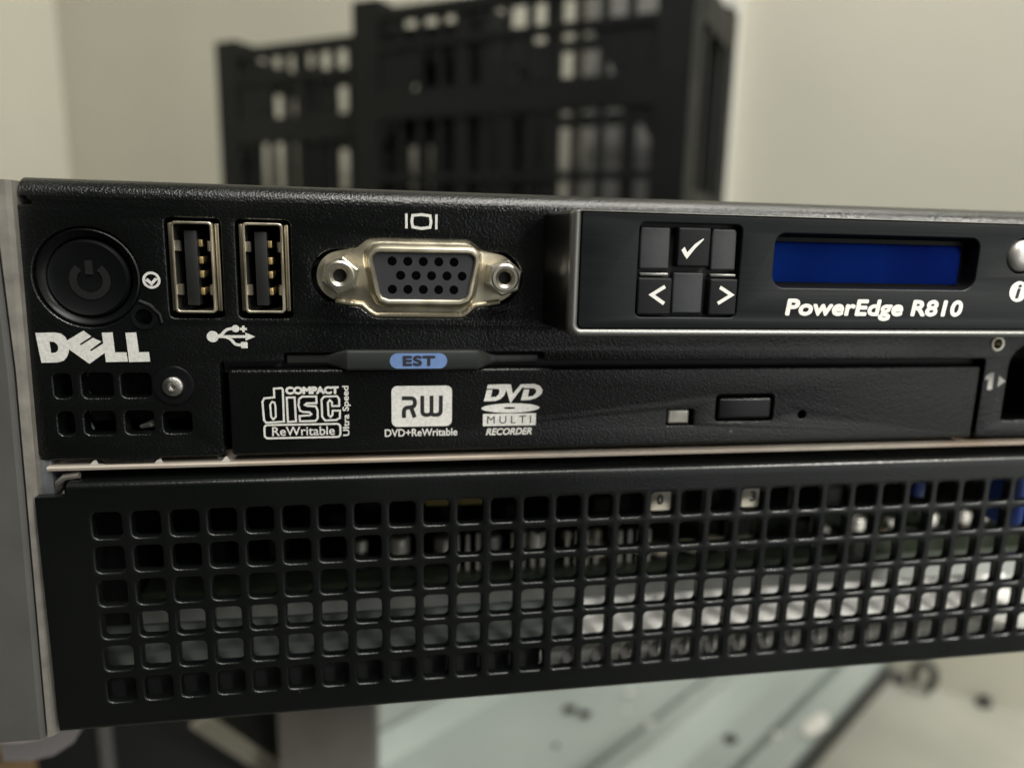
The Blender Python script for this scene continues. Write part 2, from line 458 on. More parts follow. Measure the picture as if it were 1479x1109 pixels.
# dark equipment under the left half of the server
def ray_to_y(px, py, y):
    d = FWD * 1056.3 + RIGHT * (px - 739.5) - UP * (py - 554.5)
    c = Vector((35.93, -111.46, 39.99)); return c + d * ((y - c.y) / d.y)
EQ = mat('black_equipment', (0.008, 0.009, 0.009), 0.5, rvar=0.1, vscale=30)
t = thing('equipment_case', 'black equipment case standing in shadow under the left half of the server', 'case', (-150, 330, FLOOR))
MB().bevbox(-420, 8, 240, 330, FLOOR + 1, -150, 2).obj('body', EQ, t)
MB().bevbox(-106, -100, 236, 239.8, FLOOR + 6, -160, 1).obj('trim_bar', mat('trim_grey', (0.10, 0.10, 0.095), 0.5), t)
t = thing('metal_bracket', 'upright grey brown metal plate with one dark round hole beside the black case', 'bracket', (5, 200, FLOOR))
BRK = mat('bracket_metal', (0.13, 0.122, 0.112), 0.5, var=0.2, vscale=20)
mb = MB(); mb.plate([(-15, FLOOR + 1), (28.5, FLOOR + 1), (28.5, -166), (-15, -166)], [circ(14, -225, 4.6, 16)], 200, 3, 0.6, back=True); mb.obj('plate', BRK, t)
MB().bevbox(28.7, 30.4, 199.4, 226, FLOOR + 1, -166, 0.4).obj('folded_edge', mat('bracket_edge', (0.26, 0.25, 0.24), 0.45, metal=0.3), t)
a, b = ray_to_z(288, 1040, -175), ray_to_z(420, 1128, -240)
mb = MB()
def bar(p, q, wx, wy):
    d = (q - p).normalized(); s_ = d.cross(Vector((0, 1, 0))).normalized(); n_ = s_.cross(d)
    r = [s_ * wx + n_ * wy, s_ * -wx + n_ * wy, s_ * -wx - n_ * wy, s_ * wx - n_ * wy]
    mb.loft([[p + k for k in r], [q + k for k in r]], True, True, True)
bar(a, b, 4.2, 1.4)
tag(mb.obj('metal_strut', mat('strut_metal', (0.30, 0.28, 0.23), 0.45, metal=0.2), smooth=False), 'tan metal strut running diagonally down in front of the black case', 'strut')
# pale curled strip and the tan carton at lower left
LAV = mat('pale_lavender_plastic', (0.40, 0.365, 0.37), 0.5)
mb = MB(); path = [ray_to_y(px, py, 60) for px, py in ((5, 1082), (40, 1082), (68, 1076), (90, 1063), (104, 1040))]
rings = []
for i, p in enumerate(path):
    p = Vector(p); d = (Vector(path[min(i + 1, 4)]) - Vector(path[max(i - 1, 0)])).normalized()
    s_ = Vector((0.2, -0.2, 1)); s_ = (s_ - d * s_.dot(d)).normalized(); n_ = d.cross(s_)
    rings.append([p + s_ * 3.0 + n_ * .7, p - s_ * 3.0 + n_ * .7, p - s_ * 3.0 - n_ * .7, p + s_ * 3.0 - n_ * .7])
mb.loft(rings, True, True, True)
tag(mb.obj('plastic_strip', LAV), 'pale lavender curled plastic strip poking out under the lower left corner of the server', 'plastic strip')
TAN = mat('tan_carton', (0.33, 0.215, 0.11), 0.65, var=0.15, vscale=40)
t = thing('cardboard_carton', 'tan cardboard carton corner at the lower left edge below the grey metal rail', 'carton', (-120, 90, FLOOR))
prism([(-170, 66), (ray_to_y(44, 1100, 66).x, 66), (-92, 150), (-180, 150)], FLOOR + 1, ray_to_y(30, 1082, 66).z).obj('box_body', TAN, t, smooth=False)
a_, b_, c_, d_ = (ray_to_y(px, py, 64) for px, py in ((-60, 1082), (14, 1090), (8, 1072), (-60, 1062)))
mb = MB(); mb.loft([[tuple(q) for q in (a_, b_, c_, d_)], [tuple(q + Vector((0, 1.5, 0))) for q in (a_, b_, c_, d_)]], True, True, True)
mb.obj('flap', mat('tan_carton_flap', (0.42, 0.33, 0.24), 0.65), t, smooth=False)
# small dark scraps on the floor at right
SCR = mat('dark_scrap', (0.03, 0.03, 0.032), 0.7)
def ray_to_wall(px, py, off):
    d = FWD * 1056.3 + RIGHT * (px - 739.5) - UP * (py - 554.5)
    c = Vector((35.93, -111.46, 39.99)); o_ = W0 - V * off
    return c + d * ((o_ - c).dot(V) / d.dot(V))
def scrap(px, py, size, label):
    p = ray_to_wall(px, py, size * 0.6); me = MB()
    bm = bmesh.new(); bmesh.ops.create_icosphere(bm, subdivisions=2, radius=1)
    for v in bm.verts:
        k = 1 + 0.45 * (rnd.random() - 0.5)
        v.co = Vector((v.co.x * size * k, v.co.y * size * 0.8 * k, v.co.z * size * 0.8 * k))
    bm.verts.index_update()
    me.add([v.co + p for v in bm.verts], [[v.index for v in f.verts] for f in bm.faces]); bm.free()
    tag(me.obj('dark_scrap', SCR), label, 'scrap', 'dark scraps at the foot of the wall')
scrap(1300, 980, 6, 'small dark scrap at the foot of the wall beside the black curled cable end')
scrap(1422, 1014, 7.5, 'dark scrap lying alone at the foot of the wall at the far right')
c0 = ray_to_wall(1334, 982, 14)
mb = MB(); mb.tube([c0 + U * (8 * math.cos(a)) + Vector((0, 0, 4 + 13 * math.sin(a))) for a in [k * 0.42 - 1.2 for k in range(13)]], 3.6, 8)
tag(mb.obj('cable_end', SCR), 'black curled cable end at the foot of the wall just below the grille', 'cable')

# ================================================================== GREY RAIL left of the server
t = thing('metal_rail', 'upright grey metal rail with a pale edge strip, hugging the left side of the server', 'rail', (-30, 4, -42))
def lean(z): return -14.15 - (46 - z) * 0.0185
def railx(z, w_): return lean(z) - w_
mb = MB(); mb.loft([[(x, y, z) for x, y in ((-60, 0.6), (railx(z, q) - 0.9, 0.6), (railx(z, q) - 0.25, 1.1), (railx(z, q) - 0.25, 6), (-60, 6))] for z, q in ((-38.4, 1.5), (20, 1.4), (46.0, 2.3))], True, True, True)
mb.obj('face_plate', GREYED, t, smooth=25)
mb = MB(); mb.loft([[(x, y, z) for x, y in ((railx(z, q), 1.0), (railx(z, q) + 0.35, 0.4), (lean(z) - 0.5, 0.6), (lean(z), 1.3), (lean(z), 7), (railx(z, q), 7))] for z, q in ((-38.0, 1.5), (20, 1.4), (46.3, 2.3))], True, True, True)
mb.obj('edge_strip', ZINC, t, smooth=25)

# ================================================================== THE SERVER
S = thing('rack_server', 'black two-unit rack server with blue display, ports, disc drive and perforated lower grille', 'server', (140, 160, -37.4))
FY = 2.5                       # front plane of the upper plate
XR = 420
ZT = 47.0
def box_part(name, x0, x1, y0, y1, z0, z1, mtl, par=S, bev=0.0, label=None):
    mb = MB()
    if bev: mb.bevbox(x0, x1, y0, y1, z0, z1, bev)
    else: mb.box(x0, x1, y0, y1, z0, z1)
    return mb.obj(name, mtl, par, label)
# ---- casing behind the fronts
mb = MB()
mb.box(-14.6, XR, 9, 230, 45.4, 46.8); mb.box(-14.6, -13.4, 9, 230, -37, 45.3); mb.box(XR - 1.2, XR, 9, 230, -37, 45.3)
mb.box(-13.3, XR - 1.3, 228, 230, -37, 45.3); mb.box(-13.3, 150, 120, 121, -34, 3)
mb.obj('casing', DARK, S, smooth=False)
mb = MB(); mb.box(-13.3, XR - 1.3, 2.6, 225, -37, -35.2); mb.obj('floor_tray', TRAY, S, smooth=False)
mb = MB(); mb.box(-13.3, XR - 1.3, 14, 225, 3.6, 4.2); mb.obj('bay_divider', DARK, S, smooth=False)

# ---- upper front plate with real openings
ZA = 44.4                      # where the rounded top fold starts
usb_holes = [rrect(4.7, 12.3, 27.5, 41.9, 0.7), rrect(14.35, 22.1, 27.5, 41.9, 0.7)]
VG = 40.95                     # centre of the VGA port
def vga_outline(d=0.0, zc=33.6, r=4.05, cx=11.95):
    ea = [(cx + r * math.cos(math.radians(a)), 0.35 + r * math.sin(math.radians(a))) for a in range(75, -79, -9)]
    pl = [(7.1, 6.0), (7.8, 5.8), (8.4, 5.3), (9.3, 4.6), (10.2, 4.45)] + ea + [(10.4, -4.1), (9.4, -4.2), (8.6, -4.5), (7.8, -5.2), (7.2, -5.7), (6.4, -5.9)]
    full = pl + [(-x, z) for x, z in pl[::-1]]
    full = [(VG + x, zc + z) for x, z in full][::-1]
    return inset(full, d) if d else full
vent_holes = [rrect(-11.9, -9.5, 15.6, 19.3, 0.7), rrect(-8.1, -3.9, 15.6, 19.4, 0.7), rrect(-2.75, 1.35, 15.6, 19.3, 0.7),
              rrect(-11.8, -9.6, 10.0, 13.6, 0.7), rrect(-8.2, -4.0, 10.0, 13.6, 0.7), rrect(-2.6, 1.35, 10.0, 13.6, 0.7), rrect(2.75, 6.75, 10.0, 13.4, 0.7)]
pwr_hole = circ(-6.1, 33.2, 7.15, 40)
small_hole = circ(1.1, 27.6, 1.15, 16)
slot_hole = rrect(20.8, 56, 19.95, 22.0, 0.3)
screw_hole = circ(144.3, 23.6, 1.0, 16)
bay_hole = rrect(147.4, 300, 9.4, 23.4, (0.6, 0.6, 0.6, 4.0))
outer = [(-14.9, 7.2), (-13.9, 6.3), (-6.6, 6.3), (-5.6, 5.35), (0.9, 5.35), (2.0, 6.3), (10.7, 6.3), (11.2, 7.0), (11.2, 20.5), (11.6, 20.9), (20.2, 20.9), (20.5, 21.2), (20.5, 22.0), (20.8, 22.3), (60.6, 22.3), (60.9, 22.0), (60.9, 21.2), (61.2, 20.9),
         (142.0, 20.9), (142.4, 20.5), (142.4, 7.0), (143.0, 6.3), (XR, 6.3), (XR, ZA), (-13.0, ZA), (-13.0, 43.9), (-12.4, 43.6), (-12.4, 43.2), (-14.6, 43.0)]
mb = MB()
mb.plate(outer, usb_holes + [vga_outline()] + vent_holes + [pwr_hole, small_hole, screw_hole, bay_hole], FY, 2.4, 0.28, 0.2)
# rounded top fold
R_ = 3.2
rings = []
for x in (-14.0, XR):
    r = []
    for k in range(9):
        a = k / 8 * math.pi / 2
        r.append((x, FY + R_ * (1 - math.cos(a)), ZA - 0.05 + (ZT - ZA) * math.sin(a)))
    r.append((x, 12, ZT)); r.append((x, 12, ZT - 1)); r.append((x, FY + 2.0, ZA - 0.5))
    rings.append(r)
mb.loft(rings, True, True, True)
mb.obj('front_plate', BLACK, S)

# vents: dark duct walls behind
mb = MB()
for x0, x1, z0, z1 in ((-12.4, 9, 9, 20.2),):
    mb.box(x0, x1, 16, 17, z0, z1)
mb.obj('vent_backing', DARK, S, smooth=False)
# bits of bare metal seen through the two narrow vents
for z in (17.0, 11.8):
    mb = MB(); mb.tube([(-9.4, 7.0, z - 2.2), (-9.8, 6.4, z - 0.5), (-9.6, 6.8, z + 1.6)], 0.9, 8); mb.obj('cable_clip', mat('clip_grey', (0.18, 0.19, 0.2), 0.4), S)
mb = MB(); mb.tube([(-1.6, 6.4, 10.2), (0.2, 5.4, 10.9), (1.6, 5.6, 11.5)], [0.35, 0.6, 0.4], 8); mb.obj('cable_end', CAPS, S)

# screw beside the vents
mb = MB(); mb.lathe(4.5, 17.4, [(2.95, FY - 0.02), (2.85, FY - 0.22), (2.5, FY - 0.3), (1.55, FY - 0.1), (1.5, FY - 0.12)], 32); sc = mb.obj('screw', SMOOTH, S)
mb = MB(); mb.lathe(4.5, 17.3, [(1.5, FY - 0.12), (1.42, FY - 0.55), (1.1, FY - 0.75), (0.62, FY - 0.78), (0.50, FY - 0.3), (0.3, FY - 0.2)], 24, cap1=True)
hd = mb.obj('screw_head', mat('scuffed_screw', (0.42, 0.41, 0.38), 0.34, metal=1.0, bump=1.0, bscale=1300, rvar=0.15), sc)

# ---- power button
pb = MB().lathe(-6.1, 33.2, [(7.0, FY + 0.5), (6.7, FY + 0.3), (6.3, FY + 0.9), (5.8, FY + 1.2), (5.75, FY + 4)], 48).obj('button_ring', SMOOTH, S)
pb2 = MB().lathe(-6.3, 33.0, [(5.55, FY + 4), (5.55, FY + 1.0), (5.2, FY + 0.55), (4.6, FY + 0.75), (2.5, FY + 1.05), (0.5, FY + 1.1)], 48, cap1=True).obj('power_button', SMOOTH, S)
mb = MB(); n = 28
arc = [(-6.1 + 2.25 * math.cos(a), 32.75 + 2.25 * math.sin(a)) for a in [math.radians(128 + 284 * k / n) for k in range(n + 1)]]
stroke(mb, arc, 1.05, FY + 0.86)
stroke(mb, [(-6.1, 33.6), (-6.1, 35.6)], 1.05, FY + 0.86)
mb.obj('power_symbol', mat('grey_symbol', (0.007, 0.0075, 0.0075), 0.5), pb2, smooth=False)
# small raised rim under the status mark
mb = MB(); mb.tube([(0.6, FY - 0.05, 29.9), (2.0, FY - 0.1, 29.3), (3.3, FY - 0.1, 28.0), (3.5, FY, 26.8)], 0.28, 8); mb.obj('raised_rim', SMOOTH, S)
MB().lathe(1.1, 27.6, [(1.9, FY - 0.02), (1.75, FY - 0.2), (1.2, FY - 0.15), (1.1, FY + 2)], 24, cap1=True).obj('reset_hole', SMOOTH, S)

# ---- printed marks on the plate
YP = FY - 0.03
mb = MB(); stroke(mb, circ(2.47, 32.95, 1.05, 28), 0.36, YP, True)
mb.fill([[(1.55, 32.9), (1.95, 33.25), (2.45, 32.75), (2.95, 33.3), (3.4, 33.15), (3.0, 32.75), (2.45, 32.1), (2.0, 32.6)]], YP)
mb.obj('status_mark', PRINT, S, smooth=False)
mb = MB()                                   # usb trident
ZC = 24.75
mb.fill([circ(10.45, ZC, 0.85, 20)], YP)
stroke(mb, [(10.4, ZC), (15.2, ZC + 0.0)], 0.42, YP - 0.004)
mb.fill([[(15.1, ZC + 0.62), (16.5, ZC), (15.1, ZC - 0.62)]], YP)
stroke(mb, smoothpath([(11.1, ZC), (11.7, ZC + 0.25), (12.5, ZC + 1.15), (13.6, ZC + 1.2)], 0.6), 0.42, YP - 0.008)
mb.fill([circ(13.75, ZC + 1.2, 0.55, 16)], YP - 0.012)
stroke(mb, smoothpath([(12.2, ZC), (13.0, ZC - 0.35), (13.6, ZC - 1.25), (14.6, ZC - 1.25)], 0.6), 0.42, YP - 0.008)
mb.fill([rrect(14.4, 15.35, ZC - 1.75, ZC - 0.8, 0.08)], YP - 0.012)
stroke(mb, [(14.35, ZC + 1.15), (15.35, ZC + 1.15)], 0.36, YP); stroke(mb, [(14.85, ZC + 1.63), (14.85, ZC + 0.67)], 0.36, YP - 0.004)
mb.obj('usb_mark', PRINT, S, smooth=False)
mb = MB()                                   # monitor mark
stroke(mb, [(39.05, 41.2), (39.05, 43.4)], 0.36, YP); stroke(mb, [(43.55, 41.2), (43.55, 43.4)], 0.36, YP)
stroke(mb, [(40.0, 41.45), (41.3, 41.25), (42.6, 41.45), (42.75, 42.3), (42.6, 43.15), (41.3, 43.3), (40.0, 43.15), (39.85, 42.3)], 0.42, YP, True)
mb.obj('monitor_mark', PRINT, S, smooth=False)
# maker's lettering on the left: D, tilted E, L, L as one flat print
def lg(x, y): return (-13.6 + (x - 50) / 820 * 15.05, 25.55 - (y - 35) / 238 * 4.8)
mb = MB()
mb.fill([[lg(*p) for p in ((50, 50), (190, 46), (235, 55), (262, 78), (278, 112), (282, 150), (278, 185), (262, 222), (235, 250), (190, 263), (72, 265))][::-1],
         [lg(*p) for p in ((145, 112), (180, 115), (200, 135), (205, 155), (198, 178), (180, 192), (150, 194))]], YP)
mb.fill([[lg(*p) for p in ((262, 110), (398, 33), (452, 74), (362, 130), (370, 138), (462, 84), (522, 112), (434, 172), (440, 182), (540, 122), (545, 190), (420, 274), (282, 168))][::-1]], YP - 0.006)
mb.fill([[lg(*p) for p in ((530, 47), (610, 45), (616, 190), (700, 190), (706, 259), (543, 262))][::-1]], YP)
mb.fill([[lg(*p) for p in ((704, 47), (785, 45), (794, 190), (868, 188), (873, 259), (714, 262))][::-1]], YP)
mb.obj('maker_lettering', PRINT, S, smooth=False)
mb = MB(); mb.fill([[(143.5, 15.2), (144.5, 15.2), (144.5, 18.35), (143.75, 18.35), (142.85, 17.75), (142.85, 16.95), (143.5, 17.2)]], YP); mb.obj('bay_number', PRINT, S, smooth=False)
mb = MB(); mb.fill([[(145.6, 15.7), (147.1, 16.75), (145.6, 17.8)]], YP); mb.obj('bay_arrow', PRINT, S, smooth=False)
MB().lathe(144.3, 23.6, [(1.3, FY - 0.02), (1.25, FY - 0.15), (0.95, FY - 0.1), (0.9, FY + 1.5)], 20, cap1=True).obj('plate_rivet', NUT, S)
mb = MB(); mb.box(146, 302, 90, 91, 6, 26); mb.obj('bay_back', DARK, S, smooth=False)

# ---- USB ports
def usb(xc, zc):
    p = bpy.data.objects.new('usb_port', None); COL.objects.link(p); p.parent = S; p.location = -S.location
    hw, hh = 2.8, 6.55
    o_, i_ = rrect(xc - hw, xc + hw, zc - hh, zc + hh, 0.55), rrect(xc - hw + 0.32, xc + hw - 0.32, zc - hh + 0.32, zc + hh - 0.32, 0.4)
    y0 = FY - 0.7
    mb = MB()
    mb.loft([[(a, FY + 5, b) for a, b in o_], [(a, y0 + 0.1, b) for a, b in o_], [(a, y0, b) for a, b in inset(o_, 0.1)], [(a, y0, b) for a, b in inset(i_, -0.06)], [(a, y0 + 0.06, b) for a, b in i_], [(a, y0 + 0.5, b) for a, b in i_]], True)
    mb.obj('shell', STEEL, p)
    mb = MB(); mb.loft([[(a, y0 + 0.5, b) for a, b in i_], [(a, FY + 11, b) for a, b in i_]]); mb.obj('shaded_inner', mat('shaded_inner_steel', (0.05, 0.048, 0.042), 0.5, metal=0.6), p)  # shade inside the shell put into a darker inner wall colour
    # folded earthing flanges on the left and right of the shell
    for sx in (-1, 1):
        xa = xc + sx * (hw + 0.42)
        mb = MB(); mb.bevbox(xa - 0.28, xa + 0.28, FY + 0.35, FY + 6, zc - hh + 0.2, zc + hh - 0.2, 0.12); mb.obj('flange', mat('dull_flange_steel', (0.34, 0.30, 0.22), 0.4, metal=1.0, var=0.2, vscale=260), p)
    MB().box(xc - hw + 0.35, xc + hw - 0.35, FY + 10, FY + 10.5, zc - hh + 0.4, zc + hh - 0.4).obj('backing', DARK, p, smooth=False)
    mb = MB(); mb.bevbox(xc - 1.35, xc + 0.42, y0 + 1.0, FY + 10, zc - 5.5, zc + 5.3, 0.15); mb.obj('tongue', TONGUE, p)
    for dz in (3.5, 1.05, -1.0, -3.5):
        mb = MB(); mb.bevbox(xc + 0.44, xc + 1.02, y0 + 1.7, FY + 9, zc + dz - 0.52, zc + dz + 0.52, 0.12); mb.obj('contact', GOLD, p)
    for sx in (-1, 1):
        for dz in (3.1, -3.2):
            mb = MB(); x_ = xc + sx * (hw - 0.58)
            mb.loft([[(x_ - 0.3 * 1, y0 + 1.9, zc + dz + k * 0.75) for k in (-1, 1)] + [(x_ + 0.3, y0 + 1.9, zc + dz + k * 0.75) for k in (1, -1)],
                     [(x_ - 0.22 - sx * 0.1, y0 + 0.8, zc + dz + k * 0.75) for k in (-1, 1)] + [(x_ + 0.22 - sx * 0.1, y0 + 0.8, zc + dz + k * 0.75) for k in (1, -1)],
                     [(x_ - 0.22 + sx * 0.2, y0 + 0.25, zc + dz + k * 0.7) for k in (-1, 1)] + [(x_ + 0.22 + sx * 0.2, y0 + 0.25, zc + dz + k * 0.7) for k in (1, -1)]], True, True, True)
            mb.obj('spring_tab', STEEL, p, smooth=False)
    # dark well behind the cut-out
    MB().box(xc - 3.9, xc + 3.9, FY + 6.2, FY + 6.8, zc - 7.4, zc - hh - 0.05).box(xc - 3.9, xc + 3.9, FY + 6.2, FY + 6.8, zc + hh + 0.05, zc + 7.4).obj('port_well', DARK, p, smooth=False)
usb(8.5, 34.85); usb(18.25, 34.9)

# ---- VGA port
p = bpy.data.objects.new('vga_port', None); COL.objects.link(p); p.parent = S; p.location = -S.location
ZV = 34.2; YV = FY + 0.55
fl = vga_outline(0.0, 33.6, 3.75, 11.55)
MB().box(VG - 18, VG + 18, FY + 2.6, FY + 3.2, 26, 41).obj('port_well', DARK, p, smooth=False)
shell_o = lambda d: inset([(VG + 0.72 + x * 0.915, ZV - 0.05 + z * 0.86) for x, z in
    [(-5.9, -4.1), (5.9, -4.1), (6.9, -3.7), (7.3, -3.0), (8.35, 2.6), (8.3, 3.4), (7.7, 4.0), (7.0, 4.1), (-7.0, 4.1), (-7.7, 4.0), (-8.3, 3.4), (-8.35, 2.6), (-7.3, -3.0), (-6.9, -3.7)]], d)
mb = MB(); mb.fill([fl, shell_o(-1.6)], YV)
rings = []
for d, y in ((-1.6, YV), (-1.3, YV - 0.15), (-1.1, YV - 0.5), (-1.05, YV - 1.4), (-0.9, YV - 2.0), (-0.55, YV - 2.35), (-0.2, YV - 2.35), (0.0, YV - 2.1), (0.05, YV + 0.5)):
    rings.append([(a, y, b) for a, b in shell_o(d)])
mb.loft(rings)
mb.obj('shell', STEEL, p)
mb = MB(); mb.fill([shell_o(0.03)], YV - 1.75); ins = mb.obj('insert', INSERT, p, smooth=False)
xs0 = VG + 0.72
pin_me = MB().lathe(0, 0, [(0.72, 0.03), (0.66, 0.0), (0.5, 0.005)], 14, cap1=True).mesh('pin_hole')
pin_me.materials.append(mat('socket_dark', (0.002, 0.002, 0.002), 0.9, spec=0.0))
for row, (z, x0) in enumerate(((36.35, -4.75), (34.25, -3.5), (32.15, -4.75))):
    for k in range(5):
        o = link_mesh('pin_hole', pin_me, p); o.location = Vector((xs0 + x0 + 2.33 * k - 0.05, YV - 1.77, z)) * MM
# lower lip of the flange
lip = fl[:]
for sx, xn in ((-1, 29.3), (1, 53.7)):
    mb = MB(); y1 = YV - 4.4
    mb.lathe(xn, ZV, [(2.8, YV), (2.8, y1 + 0.3), (2.5, y1)], 6, rot=0.35)
    mb.lathe(xn, ZV, [(2.15, y1 - 0.0), (1.9, y1 - 0.2), (1.5, y1 - 0.2), (1.0, y1 + 0.3), (0.95, y1 + 3.5)], 24, cap1=True)
    mb.fill([circ(xn, ZV, 2.5, 6, rot=0.35), circ(xn, ZV, 2.12, 24)], y1)
    mb.obj('hex_nut', NUT, p)
    MB().lathe(xn, ZV, [(0.94, y1 + 1.6), (0.2, y1 + 1.6)], 16, cap1=True).obj('nut_bore', DARK, p)
# ribbed earthing gasket along the lower edge of the opening
gl = [(VG - 12.6, 30.15), (VG - 10.3, 29.75), (VG - 8.6, 29.55), (VG - 7.5, 28.55), (VG - 6.6, 28.0), (VG + 6.6, 28.0), (VG + 7.5, 28.55), (VG + 8.6, 29.55), (VG + 10.3, 29.75), (VG + 12.6, 30.15)]
mb = MB(); mb.tube([(a, FY + 0.35, b + 0.15) for a, b in gl], 0.42, 8)
mb.obj('gasket', mat('ribbed_gasket', (0.55, 0.49, 0.36), 0.4, metal=0.8, bump=1.0, bscale=900, stretch=(2, 0.5, 0.5)), p)

# ---- pull-out tag between the plate and the drive
yt = FY - 1.6
et = bpy.data.objects.new('service_tag', None); COL.objects.link(et); et.parent = S; et.location = -S.location
mb = MB()
prof = [(20.9, FY + 0.9), (26.6, FY + 0.7), (28.2, FY - 0.2), (30.0, yt), (50.0, yt), (51.6, FY - 0.2), (53.2, FY + 0.7), (60, FY + 0.9)]
zb = [(20.3, 21.9), (20.3, 21.9), (20.0, 22.3), (19.75, 22.75), (19.75, 22.75), (20.0, 22.3), (20.3, 21.9), (20.3, 21.9)]
rings = []
for (x, y), (z0, z1) in zip(prof, zb):
    rings.append([(x, y + 3, z0), (x, y + 0.35, z0), (x, y + 0.05, z0 + 0.3), (x, y, z0 + 0.4), (x, y, z1 - 0.4), (x, y + 0.05, z1 - 0.2), (x, y + 0.35, z1), (x, y + 3, z1)])
mb.loft(rings, True, True, True); mb.obj('tag_body', TAGP, et, smooth=30)
mb = MB(); mb.fill([rrect(36.4, 45.2, 20.02, 22.42, 1.2, 8)], yt - 0.02); mb.obj('tag_patch', TAGC, et, smooth=False)
text('tag_lettering', 'EST', 38.35, 43.35, 20.42, 22.06, yt - 0.05, mat('tag_ink', (0.018, 0.020, 0.03), 0.55), et, bold=0.22, space=1.05)
# dark gap the tag slides in
MB().box(11.4, 142, FY + 2.2, FY + 2.6, 19.0, 23.6).obj('tag_slot', DARK, S, smooth=False)

# ---- optical drive
YD = FY - 0.35
dv = bpy.data.objects.new('optical_drive', None); COL.objects.link(dv); dv.parent = S; dv.location = -S.location
ej = rrect(91.0, 101.6, 10.25, 15.0, 0.7); ledh = rrect(82.3, 87.2, 9.75, 12.5, 0.2); pinh = circ(107.1, 11.25, 0.75, 18)
mb = MB(); mb.plate(rrect(12.35, 141.3, 6.35, 19.75, (0.5, 0.5, 0.6, 0.6), 3), [ej, ledh, pinh], YD, 3.0, 0.2, 0.45)
mb.obj('drive_bezel', BEZEL, dv)
mb = MB(); mb.plate(rrect(91.45, 101.1, 10.75, 14.35, 0.45), [], YD - 0.05, 3, 0.25, 0.35); mb.obj('eject_button', SMOOTH, dv)
mb = MB(); mb.plate(rrect(82.6, 86.2, 10.1, 12.3, 0.15), [], YD + 0.05, 2, 0.2, 0.25); mb.obj('activity_light', LED, dv)
MB().box(80, 110, YD + 2.9, YD + 3.3, 9, 16).obj('drive_backing', DARK, dv, smooth=False)
YB = YD - 0.03
# printed disc mark, rewritable mark, recorder mark
mb = MB()
def cd(x, y): return (16.95 + (x - 160) / 1000 * 11.75, 17.15 - (y - 110) / 670 * 8.3)
LW = 0.30
P_ = lambda pts: [cd(*q) for q in pts]
stroke(mb, P_([(330, 135), (425, 130), (440, 150), (440, 555), (215, 565), (190, 530), (180, 300), (205, 255), (330, 245)]), LW, YB, True)
stroke(mb, P_([(275, 340), (300, 300), (330, 310), (340, 350), (340, 490), (305, 525), (280, 490)]), LW * 0.9, YB, True)
stroke(mb, P_([(485, 250), (585, 248), (592, 555), (490, 560)]), LW, YB, True)
stroke(mb, P_([(860, 325), (860, 240), (680, 240), (640, 270), (630, 350), (650, 420), (690, 435), (770, 440), (790, 465), (770, 480), (640, 485), (642, 555), (840, 552), (870, 520), (872, 420), (850, 365), (740, 358), (712, 345), (735, 325)]), LW, YB, True)
stroke(mb, P_([(1060, 365), (1150, 365), (1152, 280), (1125, 240), (960, 243), (925, 280), (928, 500), (965, 550), (1110, 545), (1155, 520), (1158, 425), (1065, 425), (1060, 480), (1035, 505), (1010, 480), (1005, 320), (1030, 290), (1058, 315)]), LW, YB, True)
mb.obj('disc_mark', PRINT, dv, smooth=False)
text('disc_lettering', 'COMPACT', *(lambda a, b: (a[0], b[0], b[1], a[1]))(cd(470, 112), cd(1150, 212)), YB, PRINT, dv, bold=0.22, space=0.98)
mb = MB(); q0, q1 = cd(190, 765), cd(1158, 595)
stroke(mb, rrect(q0[0], q1[0], q0[1], q1[1], 0.5), LW, YB, True); mb.obj('disc_frame', PRINT, dv, smooth=False)
text('disc_lettering', 'ReWritable', *(lambda a, b: (a[0], b[0], b[1], a[1]))(cd(285, 622), cd(1085, 738)), YB, PRINT, dv, bold=0.05)
text('disc_lettering', 'Ultra Speed', *(lambda a, b: (a[0], b[0], b[1], a[1]))(cd(1190, 108), cd(1300, 755)), YB, PRINT, dv, rot=1, bold=0.08)
mb = MB(); mb.fill([rrect(36.6, 46.1, 10.45, 17.05, 0.9)], YB); mb.obj('rewritable_patch', PRINT, dv, smooth=False)
def rw(x, y): return (36.6 + (x - 255) / 930 * 9.5, 17.05 - (y - 110) / 635 * 6.6)
mb = MB(); Q = lambda pts, r=0.5: smoothpath([rw(*q) for q in pts], r)
stroke(mb, Q([(412, 300), (612, 300), (612, 440), (440, 445), (445, 605)], 0.75), 0.64, YB - 0.02)
stroke(mb, Q([(555, 450), (610, 600)]), 0.64, YB - 0.026)
stroke(mb, Q([(725, 265), (725, 565), (868, 565), (868, 265)], 0.7), 0.62, YB - 0.02)
stroke(mb, Q([(868, 480), (868, 565), (1012, 565), (1012, 265)], 0.7), 0.62, YB - 0.026)
mb.obj('rewritable_lettering', INK, dv, smooth=False)
text('rewritable_caption', 'DVD+ReWritable', 35.5, 47.0, 8.85, 10.1, YB, PRINT, dv, bold=0.07)
def dl(x, y): return (51.2 + (x - 175) / 1050 * 9.6, 17.15 - (y - 115) / 865 * 8.35)
mb = MB()
D_ = lambda pts: [dl(*q) for q in pts]
mb.fill([D_([(240, 118), (520, 112), (560, 150), (568, 230), (530, 310), (470, 365), (390, 395), (175, 400), (225, 205), (325, 205), (300, 330), (390, 325), (440, 280), (452, 225), (430, 190), (225, 188)])[::-1]], YB)
mb.fill([D_([(520, 112), (650, 115), (690, 275), (830, 115), (900, 115), (650, 440), (568, 200)])[::-1]], YB - 0.006)
mb.fill([D_([(830, 115), (1080, 112), (1180, 150), (1225, 220), (1205, 290), (1120, 350), (1010, 385), (835, 392), (885, 205), (985, 205), (960, 330), (1050, 320), (1105, 270), (1110, 225), (1075, 188), (880, 180)])[::-1]], YB)
ec = dl(655, 520)
